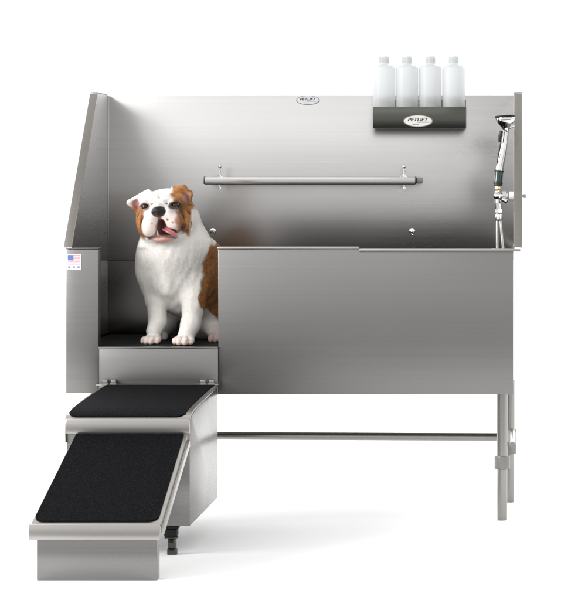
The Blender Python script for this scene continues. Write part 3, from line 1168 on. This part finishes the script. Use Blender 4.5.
# inner ears
fr_ = vn @ HM
lay((.40, .19, .17), .85 * smooth(1.0, .62, np.sqrt(((u + 26.5) / 6.0) ** 2 + ((v - 11.5) / 6.5) ** 2)) * (w_ > 0) * (fr_[:, 2] > .1) * hw)
lay((.36, .22, .20), .85 * smooth(1.0, .62, np.sqrt(((u - 24.6) / 4.2) ** 2 + ((v - 16) / 6.0) ** 2)) * (w_ > 0) * (fr_[:, 2] > .1) * hw)
# toes and belly skin
for pc in ((pl_[0], .115), (pr_[0], .07), (B(218, 336, .23)[0], .215)):
    dd = np.hypot(X - pc[0], Y - pc[1])
    lay((.66, .42, .36), .50 * smooth(.062, .025, dd) * smooth(.034, .012, Z - MZ))
lay((.66, .42, .36), .35 * smooth(.05, .02, np.hypot(X - B(216, 320, .3)[0], Z - B(216, 334, .3)[2])))

me = bpy.data.meshes.new('bulldog')
me.from_pydata(dv.tolist(), [], dq.tolist())
me.polygons.foreach_set('use_smooth', [True] * len(dq))
ca = me.color_attributes.new('coat', 'FLOAT_COLOR', 'POINT')
ca.data.foreach_set('color', np.concatenate([coat, np.ones((len(dv), 1))], 1).astype(np.float32).ravel())

# how hairless each spot is: nose, mouth, lids
bare = hw * np.maximum.reduce([smooth(1.12, .98, dn) * (w_ > 24), smooth(1.3, 1.0, mo) * (w_ > 4)])
for s in (-1, 1):
    bare = np.maximum(bare, hw * smooth(1.1, .8, np.hypot((u - s * 15) / 5.6, (v - 9.4) / 4.0)) * (w_ > 8))
ba = me.attributes.new('bare', 'FLOAT', 'POINT')
ba.data.foreach_set('value', bare.astype(np.float32))


def coat_mat(name, fur):
    m, nt, b, L = new_mat(name)
    at_ = nt.nodes.new('ShaderNodeAttribute')
    at_.attribute_name = 'coat'
    L.new(at_.outputs['Color'], b.inputs['Base Color'])
    b.inputs['Specular IOR Level'].default_value = .25
    if fur:
        b.inputs['Roughness'].default_value = .6
        return m
    bb_ = nt.nodes.new('ShaderNodeAttribute')
    bb_.attribute_name = 'bare'
    r = nt.nodes.new('ShaderNodeMapRange')
    r.inputs['To Min'].default_value = .7
    r.inputs['To Max'].default_value = .28
    L.new(bb_.outputs['Fac'], r.inputs['Value'])
    L.new(r.outputs['Result'], b.inputs['Roughness'])
    b.inputs['Subsurface Weight'].default_value = .15
    b.inputs['Subsurface Radius'].default_value = (.006, .003, .002)
    b.inputs['Subsurface Scale'].default_value = .6
    tc = nt.nodes.new('ShaderNodeTexCoord')
    n = nt.nodes.new('ShaderNodeTexNoise')
    n.inputs['Scale'].default_value = 380
    L.new(tc.outputs['Object'], n.inputs['Vector'])
    bp = nt.nodes.new('ShaderNodeBump')
    bp.inputs['Strength'].default_value = .35
    bp.inputs['Distance'].default_value = .001
    L.new(n.outputs['Fac'], bp.inputs['Height'])
    L.new(bp.outputs['Normal'], b.inputs['Normal'])
    return m


me.materials.append(coat_mat('short_coat', False))
dog = bpy.data.objects.new('bulldog', me)
COL.objects.link(dog)
OFF[dog] = Vector((0, 0, 0))
tag(dog, 'white and brindle bulldog sitting in the tub doorway with its tongue out', 'dog')

# short hair: fine blades lying along the body
cx = dv[dq].mean(1)
ar = np.linalg.norm(fn, axis=1)
wgt = ar * (1 - bare[dq].mean(1)) * (cx[:, 1] < .5)
NH = 150000
pick = rng.choice(len(dq), NH, p=wgt / wgt.sum())
a_, b_ = rng.random((2, NH, 1))
q4 = dq[pick]
def lerp4(arr):
    return (arr[q4[:, 0]] * (1 - a_) + arr[q4[:, 1]] * a_) * (1 - b_) + (arr[q4[:, 3]] * (1 - a_) + arr[q4[:, 2]] * a_) * b_
rp, rn, rc = lerp4(dv), lerp4(vn), lerp4(coat)
rn /= np.linalg.norm(rn, axis=1)[:, None]
hh = (rp - HC) @ HM / HU
inhead = (rp[:, 2] > B(0, 240, .15)[2]) & (hh[:, 2] > -16)
flow = np.tile(np.array((.0, .35, -1.0)), (NH, 1))
radial = (hh * np.array((1, 1, .0)) - np.array((0, 5, 0))) @ HM.T
radial /= np.maximum(np.linalg.norm(radial, axis=1), .01)[:, None]
flow = np.where(inhead[:, None], radial + np.array((0, .5, -.1)), flow)
flow += rng.normal(0, .28, (NH, 3))
flow -= rn * (flow * rn).sum(1)[:, None]
flow /= np.maximum(np.linalg.norm(flow, axis=1), 1e-6)[:, None]
ln = np.where(inhead, .0040, .0052)[:, None] * rng.uniform(.6, 1.25, (NH, 1))
sd = np.cross(rn, flow)
wd = .00042
p0 = rp - rn * .0004
p1 = p0 + (flow * .94 + rn * .26) * ln * .55
p2 = p0 + (flow * .97 + rn * .20) * ln
hv = np.stack([p0 - sd * wd, p0 + sd * wd, p1 + sd * wd * .8, p1 - sd * wd * .8, p2], 1).reshape(-1, 3)
base = np.arange(NH) * 5
fm = bpy.data.meshes.new('fur')
quads = np.stack([base + 3, base + 2, base + 1, base], 1).tolist()
tris = np.stack([base + 4, base + 2, base + 3], 1).tolist()
fm.from_pydata(hv.tolist(), [], quads + tris)
fm.polygons.foreach_set('use_smooth', [True] * (2 * NH))
ca = fm.color_attributes.new('coat', 'FLOAT_COLOR', 'POINT')
hc = np.clip(rc * rng.normal(1, .045, (NH, 1)), 0, .88)
ca.data.foreach_set('color', np.concatenate([np.repeat(hc, 5, 0), np.ones((NH * 5, 1))], 1).astype(np.float32).ravel())
fm.normals_split_custom_set_from_vertices(np.repeat(rn + rng.normal(0, .10, (NH, 3)), 5, 0).tolist())
fm.materials.append(coat_mat('fur_hair', True))
fur = bpy.data.objects.new('fur', fm)
COL.objects.link(fur)
fur.parent = dog

# eyes, tongue, claws, lower teeth
M['eye'] = plain('dark_wet_eye', (.012, .006, .004), .06, spec=.45)
for s in (-1, 1):
    part('eye', MB().sphere(H(s * 15, 9.2, 18.9), 4.1 * HU, 24), M['eye'], dog)
M['tongue'] = plain('wet_tongue', (.37, .12, .13), .22, bump=(500, .25, .0008))
mb = MB()
tp = [(1, -13.5, 14), (2.5, -13.0, 22), (6, -13.6, 29), (10.5, -16.0, 32), (14.5, -18.4, 31.5), (17.2, -20.6, 29.8)]
wd_ = [3.6, 4.0, 4.2, 3.9, 3.2, 1.5]
vs = []
for i, (p, hw_) in enumerate(zip(tp, wd_)):
    a = Vector(tp[max(i - 1, 0)])
    b = Vector(tp[min(i + 1, len(tp) - 1)])
    d = (b - a).normalized()
    side_v = d.cross(Vector((0, .75, .65))).normalized()
    nrm = side_v.cross(d).normalized()
    for k in range(14):
        w2 = 2 * math.pi * k / 14
        q = Vector(p) + side_v * hw_ * math.cos(w2) * .72 + nrm * (1.5 * math.sin(w2) - (.7 if abs(math.cos(w2)) < .3 and math.sin(w2) > 0 else 0))
        vs.append(Vector(H(*q)))
fs_ = []
for i in range(len(tp) - 1):
    for k in range(14):
        a = i * 14 + k
        b = i * 14 + (k + 1) % 14
        fs_.append((a, b, b + 14, a + 14))
fs_ += [tuple(range(14))[::-1], tuple(range((len(tp) - 1) * 14, len(tp) * 14))]
mb.add(vs, fs_, 0, True)
tg_ = part('tongue', mb, M['tongue'], dog)
sub = tg_.modifiers.new('round', 'SUBSURF')
sub.levels = sub.render_levels = 2
M['claw'] = plain('pale_claw', (.42, .30, .24), .35)
for a, b, r in CLAWS:
    part('claw', MB().tube([a, (a + b) / 2 + np.array((0, 0, .0008)), b], [r, r * .8, r * .3], 8), M['claw'], dog)
M['tooth'] = plain('tooth', (.72, .66, .54), .25)
part('tooth', MB().tube([H(-3.2, -18.8, 25.5), H(-3.2, -16.4, 26.6), H(-3.0, -14.6, 26.8)], [1.0 * HU, .8 * HU, .3 * HU], 8), M['tooth'], dog)


# ------------------------------------------------------------------ light
w = bpy.data.worlds.new('World')
SC.world = w
w.use_nodes = True
nt = w.node_tree
bg = nt.nodes['Background']
tc = nt.nodes.new('ShaderNodeTexCoord')
sx = nt.nodes.new('ShaderNodeSeparateXYZ')
nt.links.new(tc.outputs['Generated'], sx.inputs[0])
def ramp_node(sock, a, b, lo, hi):
    n = nt.nodes.new('ShaderNodeMapRange')
    n.interpolation_type = 'SMOOTHSTEP'
    for k, v in zip(('From Min', 'From Max', 'To Min', 'To Max'), (a, b, lo, hi)):
        n.inputs[k].default_value = v
    nt.links.new(sock, n.inputs['Value'])
    return n.outputs['Result']


def math_node(op, a, b):
    n = nt.nodes.new('ShaderNodeMath')
    n.operation = op
    for i, v in enumerate((a, b)):
        if isinstance(v, (int, float)):
            n.inputs[i].default_value = v
        else:
            nt.links.new(v, n.inputs[i])
    return n.outputs[0]


# white behind with added glow for the floor; dim camera-side room, brightened for reflections
high = ramp_node(sx.outputs['Z'], .06, .24, 1.08, 5.5)
high = math_node('MULTIPLY', high, ramp_node(sx.outputs['Z'], .40, .66, 1.0, .22))
back = math_node('MULTIPLY', ramp_node(sx.outputs['Y'], -.02, .20, 0, 1.0), high)
room = ramp_node(sx.outputs['Z'], -.30, .03, .2, 1.2)
front_top = ramp_node(sx.outputs['Z'], .12, .5, 1.0, .75)
side = ramp_node(sx.outputs['Y'], -.25, .2, 1.0, 0.0)
front_l = math_node('MULTIPLY', math_node('MULTIPLY', room, front_top), side)
nt.links.new(math_node('ADD', back, front_l), bg.inputs['Strength'])
bg.inputs['Color'].default_value = (1, 1, 1, 1)


def area(name, loc, target, sx_, sy_, power, col=(1, 1, 1)):
    l = bpy.data.lights.new(name, 'AREA')
    l.shape = 'RECTANGLE'
    l.size = sx_
    l.size_y = sy_
    l.energy = power
    l.color = col
    o = bpy.data.objects.new(name, l)
    COL.objects.link(o)
    o.location = loc
    o.rotation_euler = (Vector(target) - Vector(loc)).to_track_quat('-Z', 'Y').to_euler()
    return o


area('softbox_key', (-5.2, -3.3, 3.2), (.45, .5, .75), 3.4, 3.4, 520)
area('softbox_front', (-.2, -6.0, 4.1), (.5, .5, .75), 6.0, 3.0, 45)

SC.view_settings.view_transform = 'Standard'
SC.view_settings.look = 'None'
SC.view_settings.exposure = 0
SC.view_settings.gamma = 1
SC.render.engine = 'CYCLES'
SC.cycles.max_bounces = 10
SC.cycles.use_denoising = True
SC.render.film_transparent = False
